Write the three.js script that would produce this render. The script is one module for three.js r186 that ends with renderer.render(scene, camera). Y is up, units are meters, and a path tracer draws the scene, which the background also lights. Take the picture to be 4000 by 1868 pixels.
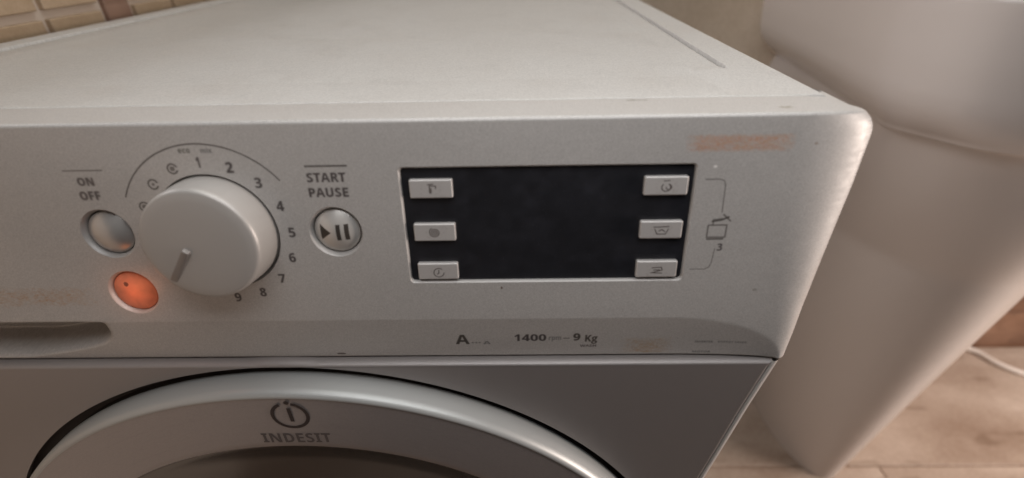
import * as THREE from 'three';
import { RoundedBoxGeometry } from 'three/addons/geometries/RoundedBoxGeometry.js';
import { mergeGeometries, mergeVertices } from 'three/addons/utils/BufferGeometryUtils.js';
import { FontLoader } from 'three/addons/loaders/FontLoader.js';
import { RectAreaLightUniformsLib } from 'three/addons/lights/RectAreaLightUniformsLib.js';

// ---------------------------------------------------------------- camera, light, exposure
const W = 1024, H = 478;
const scene = new THREE.Scene();
const camera = new THREE.PerspectiveCamera(52.36, W / H, 0.02, 30);
camera.position.set(0.14559, 0.91766, 0.21286);
camera.rotation.order = 'YXZ';
camera.rotation.set(-0.55427, 0.021214, -0.022573);
camera.focus = 0.3;
camera.userData.fStop = 4.0;
scene.add(camera);

const renderer = new THREE.WebGLRenderer({ antialias: true });
renderer.setSize(W, H);
renderer.toneMapping = THREE.LinearToneMapping;
renderer.toneMappingExposure = 1;
renderer.shadowMap.enabled = true;

RectAreaLightUniformsLib.init();
scene.background = new THREE.Color().setRGB(0.0095, 0.0092, 0.0112);
function areaLight(color, intensity, w, h, from, to) {
  const l = new THREE.RectAreaLight(color, intensity, w, h);
  l.position.set(...from); l.lookAt(...to); scene.add(l);
  return l;
}
areaLight(new THREE.Color().setRGB(0.98, 1.0, 0.985), 2.95, 1.7, 0.8, [0.35, 2.35, -0.28], [0.35, 0.85, -0.281]);    // broad ceiling light
areaLight(new THREE.Color().setRGB(1.0, 0.97, 0.985), 7.0, 0.8, 1.0, [-1.75, 1.75, -0.3], [0.5, 0.8, -0.45]);           // added soft fill from the left, brightens the basin side
areaLight(new THREE.Color().setRGB(0.98, 0.985, 1.0), 4.0, 0.44, 0.15, [0.19, 1.095, 0.15], [0.19, 0.85, 0.04]);          // added lamp above the front, makes the panel fall off downwards
areaLight(new THREE.Color().setRGB(1.0, 0.86, 0.78), 16.5, 0.6, 0.8, [1.9, 0.7, 0.16], [0.4, 0.55, -0.1]);         // warm light from the right

// ---------------------------------------------------------------- helpers
const font = await new FontLoader().loadAsync('fonts/droid/droid_sans_bold.typeface.json');
let seed = 7;
const rnd = () => { seed = (seed * 1664525 + 1013904223) >>> 0; return seed / 4294967296; };
const clamp = (v, a = 0, b = 1) => Math.min(b, Math.max(a, v));
const lerp = (a, b, t) => a + (b - a) * t;
const sstep = (a, b, v) => { const t = clamp((v - a) / (b - a)); return t * t * (3 - 2 * t); };
function hash(x, y, s) { let h = (x * 374761393 + y * 668265263 + s * 1442695041) | 0; h = Math.imul(h ^ (h >>> 13), 1274126177); return ((h ^ (h >>> 16)) >>> 0) / 4294967296; }
function vnoise(x, y, s = 0) {
  const xi = Math.floor(x), yi = Math.floor(y), fx = x - xi, fy = y - yi, u = fx * fx * (3 - 2 * fx), v = fy * fy * (3 - 2 * fy);
  return lerp(lerp(hash(xi, yi, s), hash(xi + 1, yi, s), u), lerp(hash(xi, yi + 1, s), hash(xi + 1, yi + 1, s), u), v);
}
function fbm(x, y, s = 0, o = 4) { let a = 0.5, r = 0, n = 0; for (let i = 0; i < o; i++) { r += a * vnoise(x, y, s + i * 17); n += a; x *= 2.03; y *= 2.03; a *= 0.5; } return r / n; }
function dataTex(w, h, fn, srgb = true) {
  const d = new Uint8Array(w * h * 4);
  for (let j = 0; j < h; j++) for (let i = 0; i < w; i++) {
    const c = fn(i / w, j / h, i, j), k = (j * w + i) * 4;
    d[k] = clamp(c[0], 0, 255); d[k + 1] = clamp(c[1], 0, 255); d[k + 2] = clamp(c[2], 0, 255); d[k + 3] = 255;
  }
  const t = new THREE.DataTexture(d, w, h, THREE.RGBAFormat);
  t.wrapS = t.wrapT = THREE.RepeatWrapping; t.magFilter = THREE.LinearFilter; t.minFilter = THREE.LinearMipmapLinearFilter; t.generateMipmaps = true;
  if (srgb) t.colorSpace = THREE.SRGBColorSpace;
  t.needsUpdate = true;
  return t;
}
function canvasTex(w, h, draw) {
  const c = document.createElement('canvas'); c.width = w; c.height = h;
  draw(c.getContext('2d'), w, h);
  const t = new THREE.CanvasTexture(c); t.colorSpace = THREE.SRGBColorSpace; t.anisotropy = 8;
  return t;
}
const std = (o) => new THREE.MeshStandardMaterial(o);
const phys = (o) => new THREE.MeshPhysicalMaterial(o);
const used = {};
function numbered(name) { const n = used[name] = (used[name] ?? -1) + 1; return n ? `${name}_${String(n).padStart(3, '0')}` : name; }
function tag(o, label, category, extra = {}) { o.userData = { label, category, ...extra }; return o; }
function part(name, geo, material, parent) {
  const list = (Array.isArray(geo) ? geo : [geo]).map((g) => { const q = g.index ? g.toNonIndexed() : g; for (const k of Object.keys(q.attributes)) if (!['position', 'normal', 'uv'].includes(k)) q.deleteAttribute(k); return q; });
  const m = new THREE.Mesh(list.length > 1 ? mergeGeometries(list) : list[0], material);
  m.name = name; m.castShadow = m.receiveShadow = true;
  parent.add(m);
  return m;
}
// a smooth sheet from rows of [x, y, z] points, in metres; keep(i, j) may leave quads out
function sheet(rows, { uv, keep, close = false } = {}) {
  const n = rows[0].length, pos = [], uvs = [], idx = [];
  rows.forEach((r, j) => r.forEach((p, i) => { pos.push(p[0], p[1], p[2]); const q = uv ? uv(p, i, j) : [i / (n - 1), j / (rows.length - 1)]; uvs.push(q[0], q[1]); }));
  for (let j = 0; j + 1 < rows.length; j++) for (let i = 0; i + 1 < n + (close ? 1 : 0); i++) {
    if (keep && !keep(i, j)) continue;
    const a = j * n + i, b = j * n + (i + 1) % n, c = a + n, d = b + n;
    idx.push(a, c, b, b, c, d);
  }
  const g = new THREE.BufferGeometry();
  g.setAttribute('position', new THREE.Float32BufferAttribute(pos, 3));
  g.setAttribute('uv', new THREE.Float32BufferAttribute(uvs, 2));
  g.setIndex(idx); g.computeVertexNormals();
  return g;
}
const mm = (p) => [p[0] / 1000, p[1] / 1000, p[2] / 1000];
// a solid of revolution about local z from [radius, z] pairs in mm, at (x, y) mm
function turned(profile, x, y, seg = 96) {
  const g = new THREE.LatheGeometry(profile.map(([r, z]) => new THREE.Vector2(r / 1000, z / 1000)), seg);
  g.rotateX(Math.PI / 2); g.translate(x / 1000, y / 1000, 0);
  return g;
}
function linspace(a, b, n) { return Array.from({ length: n }, (_, i) => a + (b - a) * i / (n - 1)); }

// ---------------------------------------------------------------- materials
const plasticBump = dataTex(512, 512, (u, v) => { const n = 255 * (0.55 * vnoise(u * 90, v * 90, 3) + 0.45 * vnoise(u * 200, v * 200, 5)); return [n, n, n]; }, false);
const blotch = dataTex(512, 512, (u, v) => { // uneven handling marks: drives gloss only
  const n = 255 * clamp(0.34 + 0.22 * fbm(u * 8, v * 8, 11) + 0.1 * vnoise(u * 120, v * 120, 4)); return [n, n, n]; }, false);
const WHITE = [204, 201, 197], PANEL = [190, 186, 182];
const K = 2048 / 610, PH = Math.round(166 * K);
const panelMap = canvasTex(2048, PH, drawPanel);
function drawPanel(g, w, h) {
  const X = (x) => (x + 305) * K, Y = (s) => (s + 30) * K, ink = 'rgba(52,46,43,';
  g.fillStyle = `rgb(${PANEL})`; g.fillRect(0, 0, w, h);
  // grime specks
  for (let i = 0; i < 2600; i++) { const a = 0.03 + 0.07 * rnd(); g.fillStyle = rnd() < 0.75 ? `rgba(70,58,48,${a})` : `rgba(235,230,220,${a})`; const r = 0.6 + rnd() * 1.6; g.fillRect(rnd() * w, rnd() * h, r, r); }
  const text = (t, x0, x1, s0, s1, alpha = 0.8, font = 'bold') => { // fills the box x0..x1, s0..s1 (cap height)
    const px = (s1 - s0) * K / 0.72; g.font = `${font} ${px}px sans-serif`; g.textBaseline = 'alphabetic'; g.textAlign = 'left'; g.fillStyle = ink + alpha + ')';
    const tw = g.measureText(t).width, sx = (x1 - x0) * K / tw;
    const soft = (x0 < -40 ? 0.42 : x0 < 8 && s0 < 40 && s0 > 12 ? 0.32 : 0.2) * K; g.fillStyle = ink + alpha * 0.2 + ')';   // worn, slightly bled ink
    for (let a = 0; a < 9; a++) { const r = a ? soft : 0; g.save(); g.translate(X(x0) + r * Math.cos(a * 0.785), Y(s1) + r * Math.sin(a * 0.785)); g.scale(sx, 1); g.fillText(t, 0, 0); g.restore(); }
  };
  const line = (pts, lw, alpha = 0.75) => { g.strokeStyle = ink + alpha + ')'; g.lineWidth = lw * K; g.lineJoin = 'round'; g.beginPath(); pts.forEach((p, i) => i ? g.lineTo(X(p[0]), Y(p[1])) : g.moveTo(X(p[0]), Y(p[1]))); g.stroke(); };
  { // metal flake in the silver paint
    const im = g.getImageData(0, 0, w, h), d = im.data; for (let i = 0; i < d.length; i += 4) { const n = (hash(i >> 2, 3, 7) - 0.5) * 26; d[i] += n; d[i + 1] += n; d[i + 2] += n; } g.putImageData(im, 0, 0);
  }
  // on/off
  line([[-70.5, 21.9], [-51.3, 21.9]], 0.55, 0.5);
  text('ON', -65.5, -57, 25.6, 29.4, 0.7); text('OFF', -67, -56.5, 32.6, 36.6, 0.7);
  // start/pause
  line([[44.7, 21.3], [64.8, 21.3]], 0.85, 0.62);
  text('START', 44.6, 63.5, 24.5, 29.2, 0.72); text('PAUSE', 44, 64, 32.1, 36.6, 0.72);
  // programme ring
  const kx = -4.2, ks = 55;
  g.strokeStyle = ink + '0.72)'; g.lineWidth = 0.6 * K; g.beginPath(); g.arc(X(kx), Y(ks), 45 * K, -Math.PI / 2 - 1.12, -Math.PI / 2 + 0.93); g.stroke();
  for (let i = 0; i < 9; i++) {
    const t = (-0.5 + 22.5 * i) * Math.PI / 180, x = kx + 36.4 * Math.sin(t), s = ks - 36.4 * Math.cos(t), d = String(i + 1);
    const hh = 2.5, wd = d === '1' ? 1.1 : 1.9; text(d, x - wd, x + wd, s - hh, s + hh, 0.8);
  }
  for (const [deg, r, k] of [[-22, 36, 0], [-44, 36, 1], [-66, 36, 0]]) { // little programme pictures beside the 1
    const t = deg * Math.PI / 180, x = X(kx + r * Math.sin(t)), s = Y(ks - r * Math.cos(t));
    g.strokeStyle = ink + '0.62)'; g.lineWidth = 0.8 * K; g.beginPath(); g.arc(x, s, 2.3 * K, 0.3, 6); g.stroke();
    g.fillStyle = ink + '0.5)'; g.beginPath(); g.arc(x, s, (k ? 0.7 : 1.2) * K, 0, 7); g.fill();
  }
  text('eco', kx - 8.5, kx - 2.6, ks - 43.2, ks - 40.6, 0.5); text('mix', kx + 2, kx + 7.5, ks - 43, ks - 40.8, 0.45);
  // child lock bracket
  line([[232.3, 30.3], [239.2, 30.3], [241.2, 31], [242.1, 33], [242.6, 47]], 0.5, 0.5);
  line([[230.9, 77.6], [238.6, 77.6], [240.6, 76.4], [241.4, 74], [242, 66]], 0.5, 0.42);
  line([[237, 53.5], [237, 60], [246, 60], [246, 53.5], [237, 53.5]], 0.8, 0.5);
  line([[238.4, 51.6], [243.2, 50.8], [246.6, 49.2]], 1, 0.62); line([[243.4, 47.8], [247.6, 51.6]], 0.8, 0.5);
  line([[239.2, 53.5], [239.2, 50.6], [243.6, 50.2]], 0.7, 0.45); line([[237, 61], [245.4, 60.9]], 0.8, 0.62);
  text('3', 243, 245.8, 63.6, 67.4, 0.7);
  // lower strip
  text('A', 108.7, 116.4, 118.2, 125.4, 0.86); text('+++', 117.2, 123, 123.2, 125.2, 0.45); text('A', 124, 128.2, 123.2, 125.4, 0.35);
  text('1400', 141, 159.2, 118.2, 123.3, 0.82); text('rpm', 160.2, 167.5, 119.2, 122.6, 0.3); line([[168.4, 121.4], [172, 121.4]], 0.7, 0.45);
  text('9', 173.7, 178, 117.8, 123, 0.85); text('Kg', 180, 187.4, 119.2, 124, 0.75); text('WASH', 178, 187.2, 126.7, 128.4, 0.6);
  text('INVERTER', 241, 251, 123.7, 125.3, 0.45); text('ENERGY SAVER', 253.6, 269, 123.8, 125.3, 0.32); text('MOTOR', 241, 251.3, 131.8, 133.2, 0.42);
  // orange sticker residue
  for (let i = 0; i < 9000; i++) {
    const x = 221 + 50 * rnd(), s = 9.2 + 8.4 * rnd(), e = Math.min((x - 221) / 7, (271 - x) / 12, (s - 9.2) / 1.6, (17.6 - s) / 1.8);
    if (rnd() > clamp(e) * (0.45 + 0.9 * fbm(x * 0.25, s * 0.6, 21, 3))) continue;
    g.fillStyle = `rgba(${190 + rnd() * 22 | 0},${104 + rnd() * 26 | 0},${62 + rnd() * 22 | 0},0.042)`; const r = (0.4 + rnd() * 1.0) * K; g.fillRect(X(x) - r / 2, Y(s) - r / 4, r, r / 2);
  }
  for (let i = 0; i < 7000; i++) { // brown speckled patches on the lower strip and by the orange button
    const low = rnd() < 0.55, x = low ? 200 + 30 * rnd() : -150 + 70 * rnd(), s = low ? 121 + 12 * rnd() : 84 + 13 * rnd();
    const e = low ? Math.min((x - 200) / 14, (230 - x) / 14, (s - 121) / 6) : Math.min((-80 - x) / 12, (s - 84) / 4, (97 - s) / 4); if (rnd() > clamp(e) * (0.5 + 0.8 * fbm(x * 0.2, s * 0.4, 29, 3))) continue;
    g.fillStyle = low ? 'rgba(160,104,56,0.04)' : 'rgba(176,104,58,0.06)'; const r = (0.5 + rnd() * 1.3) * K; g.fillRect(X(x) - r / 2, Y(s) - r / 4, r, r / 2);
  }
  const spot = (x, s, a, b, c) => { g.fillStyle = c; g.beginPath(); g.ellipse(X(x), Y(s), a * K, b * K, 0, 0, 7); g.fill(); };
  spot(135.4, 87.4, 0.45, 0.8, 'rgba(70,50,40,0.75)'); spot(236, 24.1, 0.9, 0.6, 'rgba(250,246,240,0.9)'); spot(42.7, 132.3, 2.6, 0.7, 'rgba(50,38,34,0.6)');
  spot(280, 14, 0.8, 0.6, 'rgba(120,90,70,0.4)'); spot(266, 90, 1.2, 0.8, 'rgba(90,80,70,0.25)');
  for (let i = 0; i < 34; i++) { spot(198 + 9 * rnd(), -24.5 + 2.2 * rnd(), 0.3 + rnd(), 0.28, 'rgba(112,106,98,0.3)'); spot(264 + 6 * rnd(), -9.5 + 2.2 * rnd(), 0.3 + rnd(), 0.3, 'rgba(122,110,92,0.3)'); }
}
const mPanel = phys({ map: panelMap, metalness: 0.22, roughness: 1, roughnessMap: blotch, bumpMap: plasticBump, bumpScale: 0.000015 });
const col = (rgb) => new THREE.Color(`rgb(${rgb.join(',')})`);
const mWhite = phys({ color: col(WHITE), roughness: 0.9, roughnessMap: blotch, bumpMap: plasticBump, bumpScale: 0.00004 });
const mSteel = phys({ color: col([166, 160, 158]), metalness: 0.45, roughness: 0.45, bumpMap: plasticBump, bumpScale: 0.00003 });
const mDoorFace = phys({ color: col([176, 169, 167]), metalness: 0.45, roughness: 0.42, bumpMap: plasticBump, bumpScale: 0.00003 });
const mRim = phys({ color: col([180, 181, 179]), roughness: 0.42, metalness: 0.35 });
const mKnob = phys({ color: col([186, 181, 176]), metalness: 0.22, roughness: 0.36, bumpMap: plasticBump, bumpScale: 0.00002 });
const mButton = phys({ color: col([192, 187, 182]), metalness: 0.5, roughness: 0.34 });
const mOrange = phys({ color: col([236, 146, 110]), roughness: 0.4, emissive: col([255, 96, 40]), emissiveIntensity: 0.02,
  map: dataTex(128, 128, (u, v) => { const n = 214 + 60 * fbm(u * 4, v * 4, 33, 3), k = Math.hypot(u - 0.37, v - 0.7) < 0.055 ? 0.5 : 1; return [n * k, n * k, n * k]; }) });
const mDark = std({ color: col([64, 56, 52]), roughness: 0.7 });
const mBlack = phys({ color: col([30, 29, 32]), roughness: 0.28, roughnessMap: null });
const mGlass = phys({ color: col([24, 20, 18]), roughness: 0.18 });
const mCeramic = phys({ color: col([206, 197, 191]), roughness: 0.26, clearcoat: 0.3, clearcoatRoughness: 0.2 });

// ---------------------------------------------------------------- the setting
const floorMap = dataTex(1024, 1024, (u, v) => {
  const warp = fbm(u * 3, v * 9, 41) * 1.6, streak = fbm(u * 5 + warp, v * 22 + warp * 2, 43, 5), cloud = fbm(u * 9, v * 12, 47, 5), grain = vnoise(u * 260, v * 420, 51);
  let t = clamp(0.5 + 1.5 * (0.34 * streak + 0.54 * cloud + 0.12 * grain - 0.5)); const knot = 0.34 * sstep(0.66, 0.82, fbm(u * 16, v * 46, 61, 3));
  return [lerp(142, 214, t) - 62 * knot, lerp(120, 200, t) - 64 * knot, lerp(104, 187, t) - 66 * knot];
});
const wallMap = dataTex(512, 512, (u, v) => {
  const c = fbm(u * 6, v * 6, 71, 5), f = vnoise(u * 160, v * 160, 75), vein = sstep(0.06, 0.0, Math.abs(fbm(u * 5 + 3, v * 5, 79, 4) - 0.5));
  const t = 0.7 * c + 0.2 * f + 0.12 * vein; return [lerp(186, 238, t), lerp(166, 224, t), lerp(142, 206, t)];
});
const flake = dataTex(512, 512, (u, v, i, j) => { const n = 243 + 18 * (hash(i, j, 13) - 0.5) * 2 - 4 * sstep(0.62, 0.8, fbm(u * 14, v * 14, 17, 3)); return [n, n, n]; });
for (const [m, r] of [[mWhite, 1], [mSteel, 4], [mDoorFace, 4], [mKnob, 12]]) { const t = flake.clone(); t.repeat.set(r, r); t.needsUpdate = true; m.map = t; }
const mGrout = std({ color: col([206, 192, 178]), roughness: 0.95 });
function tileMaterial(map, i, rough) { const t = map.clone(); t.offset.set(map === floorMap ? 0.5 : 0.3 + 0.2 * i, map === floorMap ? 0.2 + 0.3 * i : 0.3 + 0.2 * i); t.needsUpdate = true; return phys({ map: t, roughness: rough }); }
const floorMats = [0, 1, 2].map((i) => tileMaterial(floorMap, i, 0.42)), wallMats = [0, 1, 2].map((i) => tileMaterial(wallMap, i, 0.35));
function slab(w, h, d, r, uvScale) { // tile lying in x-y, front face at z = 0
  const g = new RoundedBoxGeometry(w, h, d, 1, r); g.translate(0, 0, -d / 2);
  const p = g.attributes.position, u = g.attributes.uv; for (let i = 0; i < p.count; i++) u.setXY(i, p.getX(i) * uvScale, p.getY(i) * uvScale);
  return g;
}
const mLowTile = tileMaterial(floorMap, 2, 0.4); mLowTile.color = col([176, 146, 126]);  // darker brown tone for the lowest tile rows of the back wall
const smallMats = [0, 1, 2].map((i) => { const m = tileMaterial(wallMap, i, 0.35); m.color = col([226, 216, 204]); return m; });
const zWall = -0.722, xWall = -0.33;
// floor
{
  const floor = new THREE.Group(); floor.name = 'floor'; tag(floor, 'beige brown streaked stone tile floor under the washbasin', 'floor', { kind: 'structure' }); scene.add(floor);
  const bed = new THREE.BoxGeometry(3.64, 0.02, 1.02); bed.translate(1.42, -0.0135, -0.235); part('grout_bed', bed, std({ color: col([158, 130, 108]), roughness: 0.95 }), floor);
  const g = slab(1.197, 0.327, 0.012, 0.0015, 0.8); g.rotateX(-Math.PI / 2);
  let k = 0;
  for (let j = 0; j < 3; j++) for (let i = 1; i < 4; i++) { const t = part('tile', g, floorMats[k++ % 3], floor); t.position.set(-1.0 + i * 1.2 + (j % 2) * 0.06, 0, -0.385 + 0.165 + (j - 1) * 0.33); }
}
// back wall
{
  const wall = new THREE.Group(); wall.name = 'back_wall'; wall.position.set(0, 0, zWall); tag(wall, 'mottled beige tiled wall behind the washing machine and washbasin', 'wall', { kind: 'structure' }); scene.add(wall);
  const core = new THREE.BoxGeometry(4, 2.4, 0.1); core.translate(1, 1.2, -0.0525); part('grout_bed', core, mGrout, wall);
  const g = slab(0.327, 0.247, 0.009, 0.0012, 1.7);
  let k = 0;
  for (let j = 0; j < 10; j++) for (let i = 0; i < 8; i++) { const t = part('tile', g, j < 2 ? mLowTile : wallMats[(k += 2) % 3], wall); t.position.set(-0.2 + 0.005 + i * 0.33, -0.01 + j * 0.25, 0.004); }
}
// left wall of small tiles, with a brown tile standing in for an unclear shiny object
{
  const wall = new THREE.Group(); wall.name = 'left_wall'; wall.position.set(xWall, 0, 0); tag(wall, 'low wall of small beige tiles with pale joints at the left of the machine', 'wall', { kind: 'structure' }); scene.add(wall);
  const core = new THREE.BoxGeometry(0.1, 1.02, 1.5); core.translate(-0.0535, 0.51, 0.03); part('grout_bed', core, mGrout, wall);
  const mInset = phys({ map: dataTex(128, 128, (u, v) => { const n = fbm(u * 5, v * 5, 91, 4), l = sstep(0.62, 0.7, fbm(u * 6, v * 6, 97, 3)); return [lerp(122, 172, n) + 60 * l, lerp(94, 140, n) + 70 * l, lerp(80, 122, n) + 80 * l]; }), roughness: 0.35 });  // pale flecks put the highlights of that object into the colour
  let k = 0;
  const zEdge = [0.087, 0.007, -0.073, -0.153, -0.233, -0.313, -0.393, -0.441, -0.521, -0.601, -0.681], yEdge = [-0.309, -0.229, -0.149, -0.069, 0.011, 0.091, 0.169], shapes = {};
  for (let c = 0; c + 1 < zEdge.length; c++) {
    const inset = c === 6, ys = inset ? [-0.309, -0.229, -0.149, -0.069, -0.014, 0.036, 0.091, 0.169] : yEdge;
    for (let r = 0; r + 1 < ys.length; r++) {
      const w = zEdge[c] - zEdge[c + 1] - 0.008, h = ys[r + 1] - ys[r] - 0.008, id = w.toFixed(3) + h.toFixed(3), dark = inset && r === 4;
      if (!shapes[id]) { shapes[id] = slab(w, h, 0.007, 0.0016, 3.2); shapes[id].rotateY(Math.PI / 2); }
      const t = part(dark ? 'brown_inset' : 'tile', shapes[id], dark ? mInset : smallMats[(k += 2 + (r & 1)) % 3], wall);
      t.position.set(0.0022, 0.85 + (ys[r] + ys[r + 1]) / 2, (zEdge[c] + zEdge[c + 1]) / 2);
    }
  }
}

// ---------------------------------------------------------------- the washing machine
const A = 0.13324, TOP = 0.85, ZB = -0.29;                      // lean of the control panel, height of the top, z of the machine's base point
const machine = new THREE.Group(); machine.name = 'washing_machine'; machine.position.set(0, 0, ZB);
tag(machine, 'white front loading washing machine with round door and black display, beside the washbasin', 'washing machine'); scene.add(machine);
// parts given in millimetres with y = 0 at the top and z = 0 at the top front edge
const place = (o) => { o.position.set(0, TOP, -ZB); return o; };
const onPanel = (o) => { place(o).rotation.x = -A; return o; };   // local x right, y up the panel (minus s), z out of it

// control panel: outline of its right end and how it rounds off, by distance s below the top edge (mm)
const keyed = (tab) => (s) => { for (let i = 1; i < tab.length; i++) if (s <= tab[i][0]) return lerp(tab[i - 1][1], tab[i][1], clamp((s - tab[i - 1][0]) / (tab[i][0] - tab[i - 1][0]))); return tab[tab.length - 1][1]; };
const edge0 = keyed([[0, 312], [12, 312], [38, 309.5], [66, 305.5], [99, 301], [120, 296.5], [134.5, 292.5]]);
const xEdge = (s) => edge0(s) - (s < 12 ? 12 * (1 - Math.sqrt(Math.max(0, 1 - ((12 - s) / 12) ** 2))) : 0);
const xFlat = keyed([[0, 272], [12, 272], [60, 276], [134.5, 284]]);
const bandTop = (x) => { const a = Math.abs(x); return a < 222 ? 106.6 : a < 287 ? 106.6 + 26.5 * (1 - Math.sqrt(Math.max(0, 1 - ((a - 222) / 65) ** 2))) : 140; };
function bandDepth(x, s) {
  let d = s > bandTop(x) ? 0.2 * (s - bandTop(x)) : 0;
  const xr = -82 - x;                                           // finger scoop of the detergent drawer
  if (xr > -4) { const across = sstep(-2, 16, xr), lip = lerp(118, 133.2, Math.sqrt(clamp(xr / 55))); d += 22 * across * sstep(106.2, 109, s) * (1 - sstep(lip - 7, lip, s)); }
  return d;
}
{
  const sRows = [...linspace(2, 104, 35), 105, 106, 106.4, ...linspace(106.8, 134.4, 36)];
  const fil = linspace(Math.PI / 2 - A, 0, 9).slice(0, -1).map((f) => [2 - 2 * Math.sin(f), -2 * (1 - Math.cos(f)), 0]);
  const rows = [...[26.5, 26.3, 20, 14, 8, 3].map((D, i) => [...fil[0].slice(0, 2), D, i === 0 ? 0.25 : 0]), ...fil, ...sRows.map((s) => [s, 0, 0])];
  const mid = [...linspace(-265, -152, 12), ...linspace(-150, -70, 60), ...linspace(-66, 216, 30), ...linspace(220, 265, 24)];
  const build = rows.map(([s, z, D, drop = 0]) => {
    const xe = xEdge(s), xf = xFlat(s), pts = [];
    const one = (x, dz) => { const zz = z - dz - (s > 100 ? bandDepth(x, s) : 0); return [x, -s - drop + D * Math.sin(A), zz - D * Math.cos(A)]; };
    const end = []; for (const x of linspace(265, xf, 12).slice(1)) end.push([x, 0]);
    for (const t of linspace(0, Math.PI / 2, 14).slice(1)) end.push([xf + (xe - xf) * Math.sin(t), Math.min(14, (xe - xf) * 0.7) * (1 - Math.cos(t))]);
    const last = end[end.length - 1]; end.push([xe, last[1] + 12], [xe - 1, last[1] + 24]);
    for (const e of [...end].reverse()) pts.push(one(-e[0], e[1]));
    for (const x of mid) pts.push(one(x, 0));
    for (const e of end) pts.push(one(e[0], e[1]));
    return pts;
  });
  const lastRow = build[build.length - 1];
  build.push(lastRow.map((p) => [p[0], p[1] - 0.7, p[2] - 1]), lastRow.map((p) => [p[0], p[1] - 0.8, p[2] - 14]));
  const uv = (p) => [(p[0] + 305) / 610, 1 - ((p[1] > 0 ? p[2] * 1.0 : -p[1]) + 30) / 166];
  const uvm = (p) => uv([p[0] * 1000, p[1] * 1000, p[2] * 1000]);
  const flatFrom = rows.findIndex((r) => r[0] > 4.5), flatTo = rows.findIndex((r) => r[0] >= 104), yA = -rows[flatFrom][0], yB = -rows[flatTo][0];
  const cols = build[0], c0 = cols.findIndex((p) => p[0] >= -265), c1 = cols.length - 1 - c0;
  const pts = build.map((r) => r.map(mm)), nTop = 6 + 3;
  const shell = sheet(pts, { uv: uvm, keep: (i, j) => j >= nTop && !(i >= c0 && i < c1 && j >= flatFrom && j < flatTo) });
  const ledge = sheet(pts, { uv: uvm, keep: (i, j) => j < nTop });
  // the flat field with its openings
  const shape = new THREE.Shape([[-265, yA], [265, yA], [265, yB], [-265, yB]].map(([x, y]) => new THREE.Vector2(x, y)));
  const holes = [];
  const circleHole = (x, s, r) => { const h = new THREE.Path(); h.absarc(x, -s, r, 0, Math.PI * 2, true); shape.holes.push(h); };
  circleHole(54.2, 55, 13.4); circleHole(-60.3, 54.6, 13.2); circleHole(-58.8, 88.2, 12.9); circleHole(-4.5, 54.8, 30.4);
  const rr = (x0, x1, s0, s1, r) => { const o = []; for (const [cx, cy, a] of [[x1 - r, -s0 - r, 0], [x0 + r, -s0 - r, 1], [x0 + r, -s1 + r, 2], [x1 - r, -s1 + r, 3]]) for (let k = 0; k <= 8; k++) { const t = (a + k / 8) * Math.PI / 2; o.push([cx + r * Math.cos(t), cy + r * Math.sin(t)]); } return o; };
  const DX0 = 88.2, DX1 = 228.2, DS0 = 22.3, DS1 = 84.2;
  shape.holes.push(new THREE.Path(rr(DX0, DX1, DS0, DS1, 2.4).reverse().map(([x, y]) => new THREE.Vector2(x, y))));
  const flat = new THREE.ShapeGeometry(shape, 64); flat.scale(0.001, 0.001, 0.001);
  { const p = flat.attributes.position, u = flat.attributes.uv; for (let i = 0; i < p.count; i++) u.setXY(i, ...uvm([p.getX(i), p.getY(i), 0])); }
  // walls of the openings: chamfered lips and countersinks
  const lipUv = () => [0.5, 0.2];
  const well = (x, s, prof) => { const g = turned(prof, x, -s); const u = g.attributes.uv; for (let i = 0; i < u.count; i++) u.setXY(i, 0.02, 0.5); return g; };
  const sink = [[13.4, 0], [13.25, -0.12], [12.9, -0.5], [12.3, -1.5], [12.0, -2.6], [11.9, -7]];
  const wells = [well(54.2, 55, sink), well(-60.3, 54.6, sink.map(([r, z]) => [r - 0.2, z])), well(-58.8, 88.2, sink.map(([r, z]) => [r - 0.5, z])), well(-4.5, 54.8, [[30.4, 0], [30.2, -0.3], [30.1, -5], [20, -5]])];
  const lip = sheet([[0, 0], [0.12, -0.12], [0.5, -0.45], [0.75, -1.0], [0.8, -2.4]].map(([i, z]) => { const o = rr(DX0 + i, DX1 - i, DS0 + i, DS1 - i, 2.4 - i * 0.6); return o.map(([x, y]) => mm([x, y, z])); }), { uv: () => [0.02, 0.5], close: true });
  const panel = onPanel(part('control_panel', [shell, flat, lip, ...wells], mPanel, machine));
  mPanel.side = THREE.DoubleSide;
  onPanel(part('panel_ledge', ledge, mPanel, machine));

  // display with its six keys
  const disp = part('display', (() => { const s = new THREE.Shape(rr(DX0 + 0.3, DX1 - 0.3, DS0 + 0.3, DS1 - 0.3, 2).map(([x, y]) => new THREE.Vector2(x, y))); const g = new THREE.ShapeGeometry(s, 8); g.scale(0.001, 0.001, 0.001); g.translate(0, 0, -0.0021); return g; })(),
    phys({ map: dataTex(512, 256, (u, v) => { const d = fbm(u * 20, v * 10, 3, 4) + 0.35, sp = hash(Math.floor(u * 512), Math.floor(v * 256), 5) > 0.9985 ? 40 : 0, n = 22 + 14 * d + sp + 7 * sstep(0.6, 0.85, fbm(u * 9, v * 5, 8, 4)); return [n, n * 1.0, n * 1.12]; }), roughness: 0.42 }), machine);
  onPanel(disp); disp.userData.label = 'black display window with six silver keys';
  { const u = disp.geometry.attributes.uv, p = disp.geometry.attributes.position; for (let i = 0; i < p.count; i++) u.setXY(i, (p.getX(i) - 0.0882) / 0.14, (p.getY(i) + 0.0842) / 0.062); }
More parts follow.
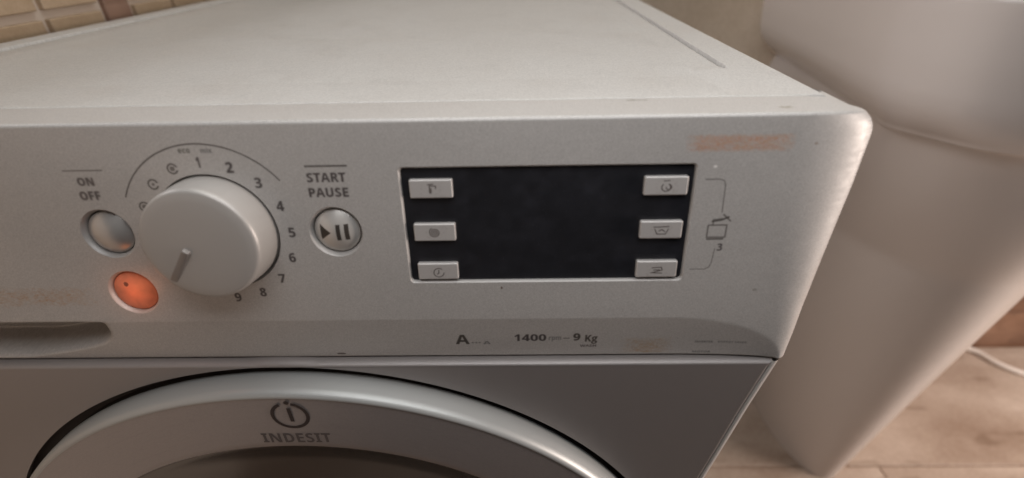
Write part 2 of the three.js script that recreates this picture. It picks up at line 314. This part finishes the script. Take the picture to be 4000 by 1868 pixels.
  const icons = {
    tap: (g) => { g.moveTo(60, 46); g.lineTo(60, 22); g.lineTo(78, 22); g.lineTo(78, 32); g.moveTo(54, 18); g.lineTo(72, 16); g.moveTo(64, 46); g.lineTo(64, 28); },
    spiral: (g) => { for (let t = 0; t < 17; t += 0.3) { const r = 1 + t * 0.95; t ? g.lineTo(64 + r * Math.cos(t), 32 + r * Math.sin(t)) : g.moveTo(65, 32); } },
    clock: (g) => { g.moveTo(82, 36); g.arc(66, 36, 16, 0, 5.4); g.moveTo(66, 26); g.lineTo(66, 37); g.lineTo(60, 42); },
    moon: (g) => { g.moveTo(72, 24); g.arc(64, 36, 13, -0.9, 4.0); g.moveTo(74, 30); g.arc(72, 36, 8, -1.4, 3.2); g.moveTo(56, 16); g.lineTo(74, 14); },
    stain: (g) => { g.moveTo(40, 22); g.lineTo(88, 20); g.moveTo(44, 28); g.lineTo(52, 46); g.lineTo(78, 46); g.lineTo(86, 28); g.moveTo(56, 36); g.lineTo(66, 30); g.lineTo(76, 38); },
    iron: (g) => { g.moveTo(48, 26); g.lineTo(78, 24); g.lineTo(82, 34); g.lineTo(50, 44); g.lineTo(82, 46); g.moveTo(54, 34); g.lineTo(74, 34); },
  };
  const key = new RoundedBoxGeometry(0.0205, 0.0092, 0.0052, 3, 0.0007);
  { const p = key.attributes.position, u = key.attributes.uv; for (let i = 0; i < p.count; i++) u.setXY(i, p.getX(i) / 0.0205 + 0.5, p.getY(i) / 0.0098 + 0.5); }
  const names = [['tap', 'spiral', 'clock'], ['moon', 'stain', 'iron']], said = { tap: 'temperature', spiral: 'spin', clock: 'timer', moon: 'night', stain: 'stain', iron: 'ironing' };
  for (let c = 0; c < 2; c++) for (let r = 0; r < 3; r++) {
    const kind = names[c][r];
    const map = canvasTex(128, 64, (g) => {
      g.fillStyle = 'rgb(206,201,197)'; g.fillRect(0, 0, 128, 64);
      for (let i = 0; i < 90; i++) { g.fillStyle = `rgba(90,74,62,${0.05 + 0.1 * rnd()})`; g.fillRect(30 + 70 * rnd(), 8 + 50 * rnd(), 1 + 5 * rnd(), 1 + 1.5 * rnd()); }
      g.strokeStyle = 'rgba(66,56,52,0.78)'; g.lineWidth = 3; g.beginPath(); icons[kind](g); g.stroke();
    });
    const k = part('display_key', key, phys({ map, metalness: 0.3, roughness: 0.36 }), disp);
    k.position.set((c ? 214.3 : 103.2) / 1000, -[33.2, 55.7, 77.4][r] / 1000, -0.0022);
    k.userData.label = `silver display key printed with a ${said[kind]} sign`;
  }

  // programme knob with its pointer
  const knob = part('programme_knob', turned([[0, 17.6], [14, 17.4], [22, 16.9], [26.2, 16.2], [27.4, 15.4], [27.9, 14.2], [28.2, 12], [29, 1], [29.1, -4.5]], -4.8, -54.6, 128), mKnob, machine);
  onPanel(knob); knob.userData.label = 'large round programme knob with a pointer ridge';
  { // a wedge: high and blunt at the middle of the face, running down into the rim
    const n = 14, rows = []; for (const [w, k] of [[1.9, 0], [1.75, 0.8], [1.4, 1], [0.5, 1.06], [-0.5, 1.06], [-1.4, 1], [-1.75, 0.8], [-1.9, 0]]) {
      const r = [[w * 0.9, 1.3, -0.5], [w * 0.9, 1.1, 0], [w * 0.95, 0.4, 2.7 * k]]; for (let q = 0; q <= n; q++) r.push([w, -21.5 * q / n, lerp(2.6, 0.2, q / n) * k - (q > 10 ? (q - 10) * 0.22 : 0)]);
      rows.push(r.map(mm));
    }
    const g = sheet(rows); g.rotateZ(-Math.atan2(12.4, 17)); g.translate(-0.0098, -0.0563, 0.0168);
    part('pointer', g, phys({ color: col([136, 130, 126]), metalness: 0.4, roughness: 0.34 }), knob); }

  // round buttons
  const dome = (R, h, z0) => { const o = []; for (let i = 0; i <= 14; i++) { const r = R * i / 14; o.push([r, z0 + h * (1 - (r / R) ** 2)]); } o.push([R + 0.25, z0 - 0.4], [R + 0.3, z0 - 4]); return o; };
  const b1 = onPanel(part('on_off_button', turned(dome(11.1, 4.2, -2.2), -60.3, -54.6), mButton, machine)); b1.userData.label = 'plain silver on off button left of the knob';
  const b2 = onPanel(part('indicator_button', (() => { const g = turned(dome(11.1, 1.6, -1.8), -58.8, -88.2), p = g.attributes.position, u = g.attributes.uv; for (let i = 0; i < p.count; i++) u.setXY(i, (p.getX(i) * 1000 + 58.8) / 23 + 0.5, (p.getY(i) * 1000 + 88.2) / 23 + 0.5); return g; })(), mOrange, machine));
  { const l = new THREE.PointLight(new THREE.Color().setRGB(1, 0.3, 0.1), 0.0002); l.position.set(-0.0588, TOP - 0.0882 * Math.cos(A) + 0.008 * Math.sin(A), 0.0882 * Math.sin(A) + 0.008 * Math.cos(A)); l.shadow.radius = 0.4; scene.add(l); } b2.userData.label = 'round orange button below the on off button';
  const startMap = canvasTex(256, 256, (g) => {
    g.fillStyle = 'rgb(208,203,197)'; g.fillRect(0, 0, 256, 256); g.fillStyle = 'rgba(48,41,37,0.9)';
    g.beginPath(); g.moveTo(42, 78); g.lineTo(42, 172); g.lineTo(104, 126); g.closePath(); g.fill();
    g.fillStyle = 'rgba(52,45,40,0.82)'; g.fillRect(134, 80, 23, 92); g.fillRect(178, 80, 23, 92);
  });
  const bg = turned(dome(11.2, 3.8, -2.2), 54.2, -55);
  { const p = bg.attributes.position, u = bg.attributes.uv; for (let i = 0; i < p.count; i++) u.setXY(i, (p.getX(i) * 1000 - 54.2) / 23 + 0.5, (p.getY(i) * 1000 + 55) / 23 + 0.5); }
  const b3 = onPanel(part('start_button', bg, phys({ map: startMap, metalness: 0.4, roughness: 0.34 }), machine)); b3.userData.label = 'round silver start pause button printed with play and pause signs';
}
// worktop: raised frame, sunken middle with a sloping front
{
  const xs = [...linspace(-298.5, -292.8, 8), -284, -275, -269.4, -269.19, -268.4, -267, -266.8, ...linspace(-262, 246, 30), ...linspace(248, 266, 16), 266.6, 266.8, 268.4, 269.19, 269.4, 271, 275, ...linspace(281, 292, 4), ...linspace(292.8, 298.5, 14)];
  const zs = [-26.8, -27.1, -28.5, ...linspace(-30, -100, 48), ...linspace(-110, -590, 30), -598];
  const rows = zs.map((z) => xs.map((x) => {
    const a = Math.abs(x), back = sstep(-575, -573, z), inFront = clamp((-28 - z) / 50);
    const groove = a > 266.7 && a < 269.2 ? 1 : 0, sharp = a < 268 ? 1 : 0, soft = 1 - sstep(243, 262, a - Math.max(0, (z + 94)) * 0.0);
    const cut = sstep(-84, -96, z); let y = back * lerp(-2.6 * soft * inFront, -0.8 * sharp - 5.5 * groove, cut) - 1.8 * back * cut * (1 - sstep(236, 266, a)) * 1;
    if (a > 292.5) y -= 6 * (1 - Math.sqrt(Math.max(0, 1 - ((a - 292.5) / 6) ** 2)));
    if (z > -27) y -= 0.25;
    return mm([x, y, z]);
  }));
  const front = rows[0].map((p) => [p[0], p[1] - 0.012, p[2]]), rt = rows.map((r) => r[r.length - 1]), lt = rows.map((r) => r[0]);
  const side = (e) => sheet([e, e.map((p) => [p[0], p[1] - 0.02, p[2]])]);
  const uv = (p) => [p[0] * 4, p[2] * 4];
  const m = place(part('worktop', [sheet(rows.reverse(), { uv }), sheet([front, rows[rows.length - 1]]), side(rt), side(lt)], mWhite, machine)); mWhite.side = THREE.DoubleSide;
}
// cabinet
{
  const g = new RoundedBoxGeometry(0.59, 0.815, 0.564, 3, 0.006); g.translate(0, -0.0195 - 0.4075, -0.033 - 0.282);
  place(part('cabinet', g, mWhite, machine));
  for (const [x, z] of [[-0.25, -0.08], [0.25, -0.08], [-0.25, -0.55], [0.25, -0.55]]) { const f = new THREE.CylinderGeometry(0.02, 0.024, 0.02, 24); f.translate(x, -0.84, z); place(part('foot', f, mDark, machine)); }
}
// front plate below the panel, with the round opening of the door
const DOOR = [8, -389.5];
{
  const xr = keyed([[-1, 290.5], [0, 290.5], [40, 282.6], [75, 276.6], [111.5, 270], [180, 260], [300, 250], [705, 250]]), y0 = -134.6;
  const s = new THREE.Shape(), ts = linspace(4, 705, 60), B = 2.5;
  const xp = (t) => xr(t) - 5.4 - B; s.moveTo(-xp(0), y0 - B); s.lineTo(xp(0), y0 - B); for (const t of ts) s.lineTo(xp(t), y0 - t); for (const t of [...ts].reverse()) s.lineTo(-xp(t), y0 - t); s.closePath();
  const hole = new THREE.Path(); hole.absarc(DOOR[0], DOOR[1], 251.3 + 1.2, 0, Math.PI * 2, true); s.holes.push(hole);
  const g = new THREE.ExtrudeGeometry(s, { depth: 44, bevelEnabled: true, bevelThickness: 4, bevelSize: B, bevelSegments: 6, curveSegments: 180 });
  g.translate(0, 0, 17.85 - 48); g.scale(0.001, 0.001, 0.001);
  place(part('front_plate', g, mSteel, machine));
  for (const sd of [1, -1]) {   // rolled edge of the side sheet
    const rows = linspace(0.6, 705, 80).map((t) => [[xr(t) - 5.6, 10], [xr(t) - 5.5, 16.4], ...linspace(0, Math.PI / 2, 10).map((q) => [xr(t) - 5 + 5 * Math.sin(q), 17.4 - 5 * (1 - Math.cos(q))]), [xr(t), 4], [xr(t), -33]].map(([x, z]) => mm([sd * x, y0 - t, z])));
    place(part('side_edge', sheet(rows), mWhite, machine));
  }
  const back = turned([[0, 1], [256, 1]], DOOR[0], DOOR[1]); place(part('door_recess', back, mDark, machine));
}
// door: face, bright rim, dark window
{
  const face = turned([[242.6, 31.6], [225, 32.2], [206, 32.2], [201, 31.6], [200.2, 30.4]], ...DOOR, 192);
  const door = place(part('door', face, mDoorFace, machine)); mDoorFace.side = THREE.DoubleSide; door.userData.label = 'round door with bright rim, grey face and dark window';
  part('door_rim', turned([[245.8, 14], [246.6, 16], [246.9, 22], [246.7, 27], [246.3, 30], [244.6, 31.9], [243.2, 32.2], [242.5, 31.7]], ...DOOR, 192), mRim, door); mRim.side = THREE.DoubleSide;
  part('gap_shade', turned([[256, 9], [246, 9], [245.4, 9.5], [245.4, 16]], ...DOOR, 128), mDark, door); mDark.side = THREE.DoubleSide;  // dark ring added to stand for the shade in the gap round the door
  part('door_window', turned([[200.6, 30.2], [198, 30], [192, 27], [160, 14], [90, 4], [0, 0]], ...DOOR, 128), mGlass, door); mGlass.side = THREE.DoubleSide;
  // maker's mark: broken ring around an i, and the name below it
  const ink = std({ color: col([58, 48, 46]), roughness: 0.6, side: THREE.DoubleSide });
  const flatShape = (sh, x, y) => { const g = new THREE.ShapeGeometry(sh, 48); g.scale(0.001, 0.001, 0.001); g.translate(x / 1000, y / 1000, 0.03235); return g; };
  const ring = new THREE.Shape(); ring.absarc(0, 0, 11, Math.PI / 2 - 0.26, Math.PI / 2 + 0.42 - 2 * Math.PI, true); ring.absarc(0, 0, 8.9, Math.PI / 2 + 0.42 - 2 * Math.PI, Math.PI / 2 - 0.26, false);
  const bar = new THREE.Shape([[-1.1, -6], [1.1, -6], [1.1, 5.4], [-1.1, 5.4]].map((p) => new THREE.Vector2(...p)));
  const dot = new THREE.Shape(); dot.absarc(0, 0, 1.5, 0, Math.PI * 2);
  part('maker_mark', [flatShape(ring, 13.6, -160.4), flatShape(bar, 13.9, -159.4), flatShape(dot, 14, -149.6)], ink, door);
  const name = new THREE.ShapeGeometry(font.generateShapes('INDESIT', 0.0088), 6); name.computeBoundingBox();
  { const b = name.boundingBox; name.translate(-(b.min.x + b.max.x) / 2, -(b.min.y + b.max.y) / 2, 0); name.scale(0.0408 / (b.max.x - b.min.x), 0.0084 / (b.max.y - b.min.y), 1); name.translate(0.0123, -0.1801, 0.03235); }
  part('maker_name', name, std({ color: col([98, 90, 88]), roughness: 0.6, side: THREE.DoubleSide }), door);
}
// ---------------------------------------------------------------- the washbasin on its pedestal
{
  const BX = 0.745, BZ = zWall + 0.001, basin = new THREE.Group(); basin.name = 'washbasin'; basin.position.set(BX, 0, -0.5);
  tag(basin, 'white ceramic washbasin on a tapering pedestal, right of the washing machine', 'washbasin'); scene.add(basin);
  const put = (o) => { o.position.set(-BX, TOP, 0.5); return o; };
  // plan outlines in mm, left half from the wall to the middle of the front
  const RIM = [[567, -720], [545, -520], [524, -350], [524, -305], [540, -262], [572, -228], [640, -200], [745, -188]], LOW = [[606, -720], [577, -497], [551, -328], [553, -303], [568, -278], [592, -243], [623, -223], [745, -200]];
  const outline = (pts) => { const c = new THREE.CatmullRomCurve3(pts.map(([x, z]) => new THREE.Vector3(x, 0, z)), false, 'centripetal'), l = Array.from({ length: 61 }, (_, i) => c.getPoint(i / 60)).map((p) => [p.x, p.z]); return [...l, ...l.slice(0, -1).reverse().map(([x, z]) => [1490 - x, z])]; };
  const oR = outline(RIM), oL = outline(LOW);
  const ring = (k, y, inset = 0) => oR.map((p, i) => { const q = oL[i], x = lerp(p[0], q[0], k), z = lerp(p[1], q[1], k), dx = x - 745, dz = Math.max(0, z + 640), d = Math.hypot(dx, dz) || 1; return mm([x - inset * dx / d, y, Math.max(-721, z - inset * dz / d)]); });
  const prof = keyed([[-18, 0], [40, 0.05], [70, 0.13], [84, 0.24], [95, 0.42], [104, 0.64], [110, 0.84], [113, 0.96], [200, 1]]);   // by depth below the top of the machine
  const rows = [ring(0, 8, 34), ring(0, 16, 30), ring(0, 19.5, 22), ring(0, 20, 8), ring(0, 19, 3), ring(0, 17, 0.6)];
  for (const d of [-12, -4, 4, 12, 20, 28, 36, 44, 52, 60, 66, 72, 78, 83, 88, 93, 98, 102, 106, 110, 113]) rows.push(ring(prof(d), -d));
  rows.push(ring(1, -116, 0.8), ring(1, -118, 2.5), ring(1, -119, 6), ring(1, -119.5, 12), ring(1, -120, 40));
  put(part('bowl', sheet(rows), mCeramic, basin));
  const inner = [ring(0, 8, 34), ring(0, -20, 44), ring(0, -60, 62), ring(0, -88, 95), ring(0, -98, 140)]; put(part('basin_hollow', sheet(inner), mCeramic, basin)); mCeramic.side = THREE.DoubleSide;
  const resample = (pts, n) => { const c = new THREE.CurvePath(); for (let i = 1; i < pts.length; i++) c.add(new THREE.LineCurve(new THREE.Vector2(...pts[i - 1]), new THREE.Vector2(...pts[i]))); return c.getSpacedPoints(n).map((p) => [p.x, p.y]); };
  const under = resample(ring(1, 0, 13).map((p) => [p[0] * 1000, p[2] * 1000]), 110);
  const ped = []; for (const y of [...linspace(-118, -300, 46), ...linspace(-310, -849.5, 50)]) {   // swells from under the bowl, then tapers to the foot
    const k = clamp((y + 850) / 730), a = 68 + 112 * k ** 1.1, zf = -358 + 118 * k, zc = -536 - 64 * k, nn = 2 + 0.4 * k, r = [[744 - a * 0.98, -721]];
    for (const t of linspace(-Math.PI / 2, Math.PI / 2, 72)) { const sn = Math.sin(t), cs = Math.cos(t); r.push([744 + a * Math.sign(sn) * Math.abs(sn) ** (2 / nn), zc + (zf - zc) * Math.abs(cs) ** (2 / nn)]); }
    r.push([744 + a * 0.98, -721]);
    const q = resample(r, 110), mix = 1 - clamp((-y - 118) / 190) ** 0.6;
    ped.push(q.map(([x, z], i) => mm([lerp(x, under[i][0], mix), y, lerp(z, under[i][1], mix)])));
  }
  put(part('pedestal', sheet(ped), mCeramic, basin));
}
// ---------------------------------------------------------------- the cable on the floor
{
  const pts = [[1120, 7, -712], [1200, 7, -716], [1262, 7, -712], [1293, 7, -692], [1312, 7, -652], [1351, 7, -616], [1420, 7, -590], [1520, 7, -585]].map((p) => new THREE.Vector3(...mm(p)));
  const c = new THREE.Mesh(new THREE.TubeGeometry(new THREE.CatmullRomCurve3(pts), 90, 0.0062, 14), std({ color: col([236, 228, 220]), roughness: 0.5 }));
  c.name = 'cable'; c.castShadow = c.receiveShadow = true; tag(c, 'thin white cable lying on the floor beside the washbasin pedestal', 'cable'); scene.add(c);
}
renderer.render(scene, camera);
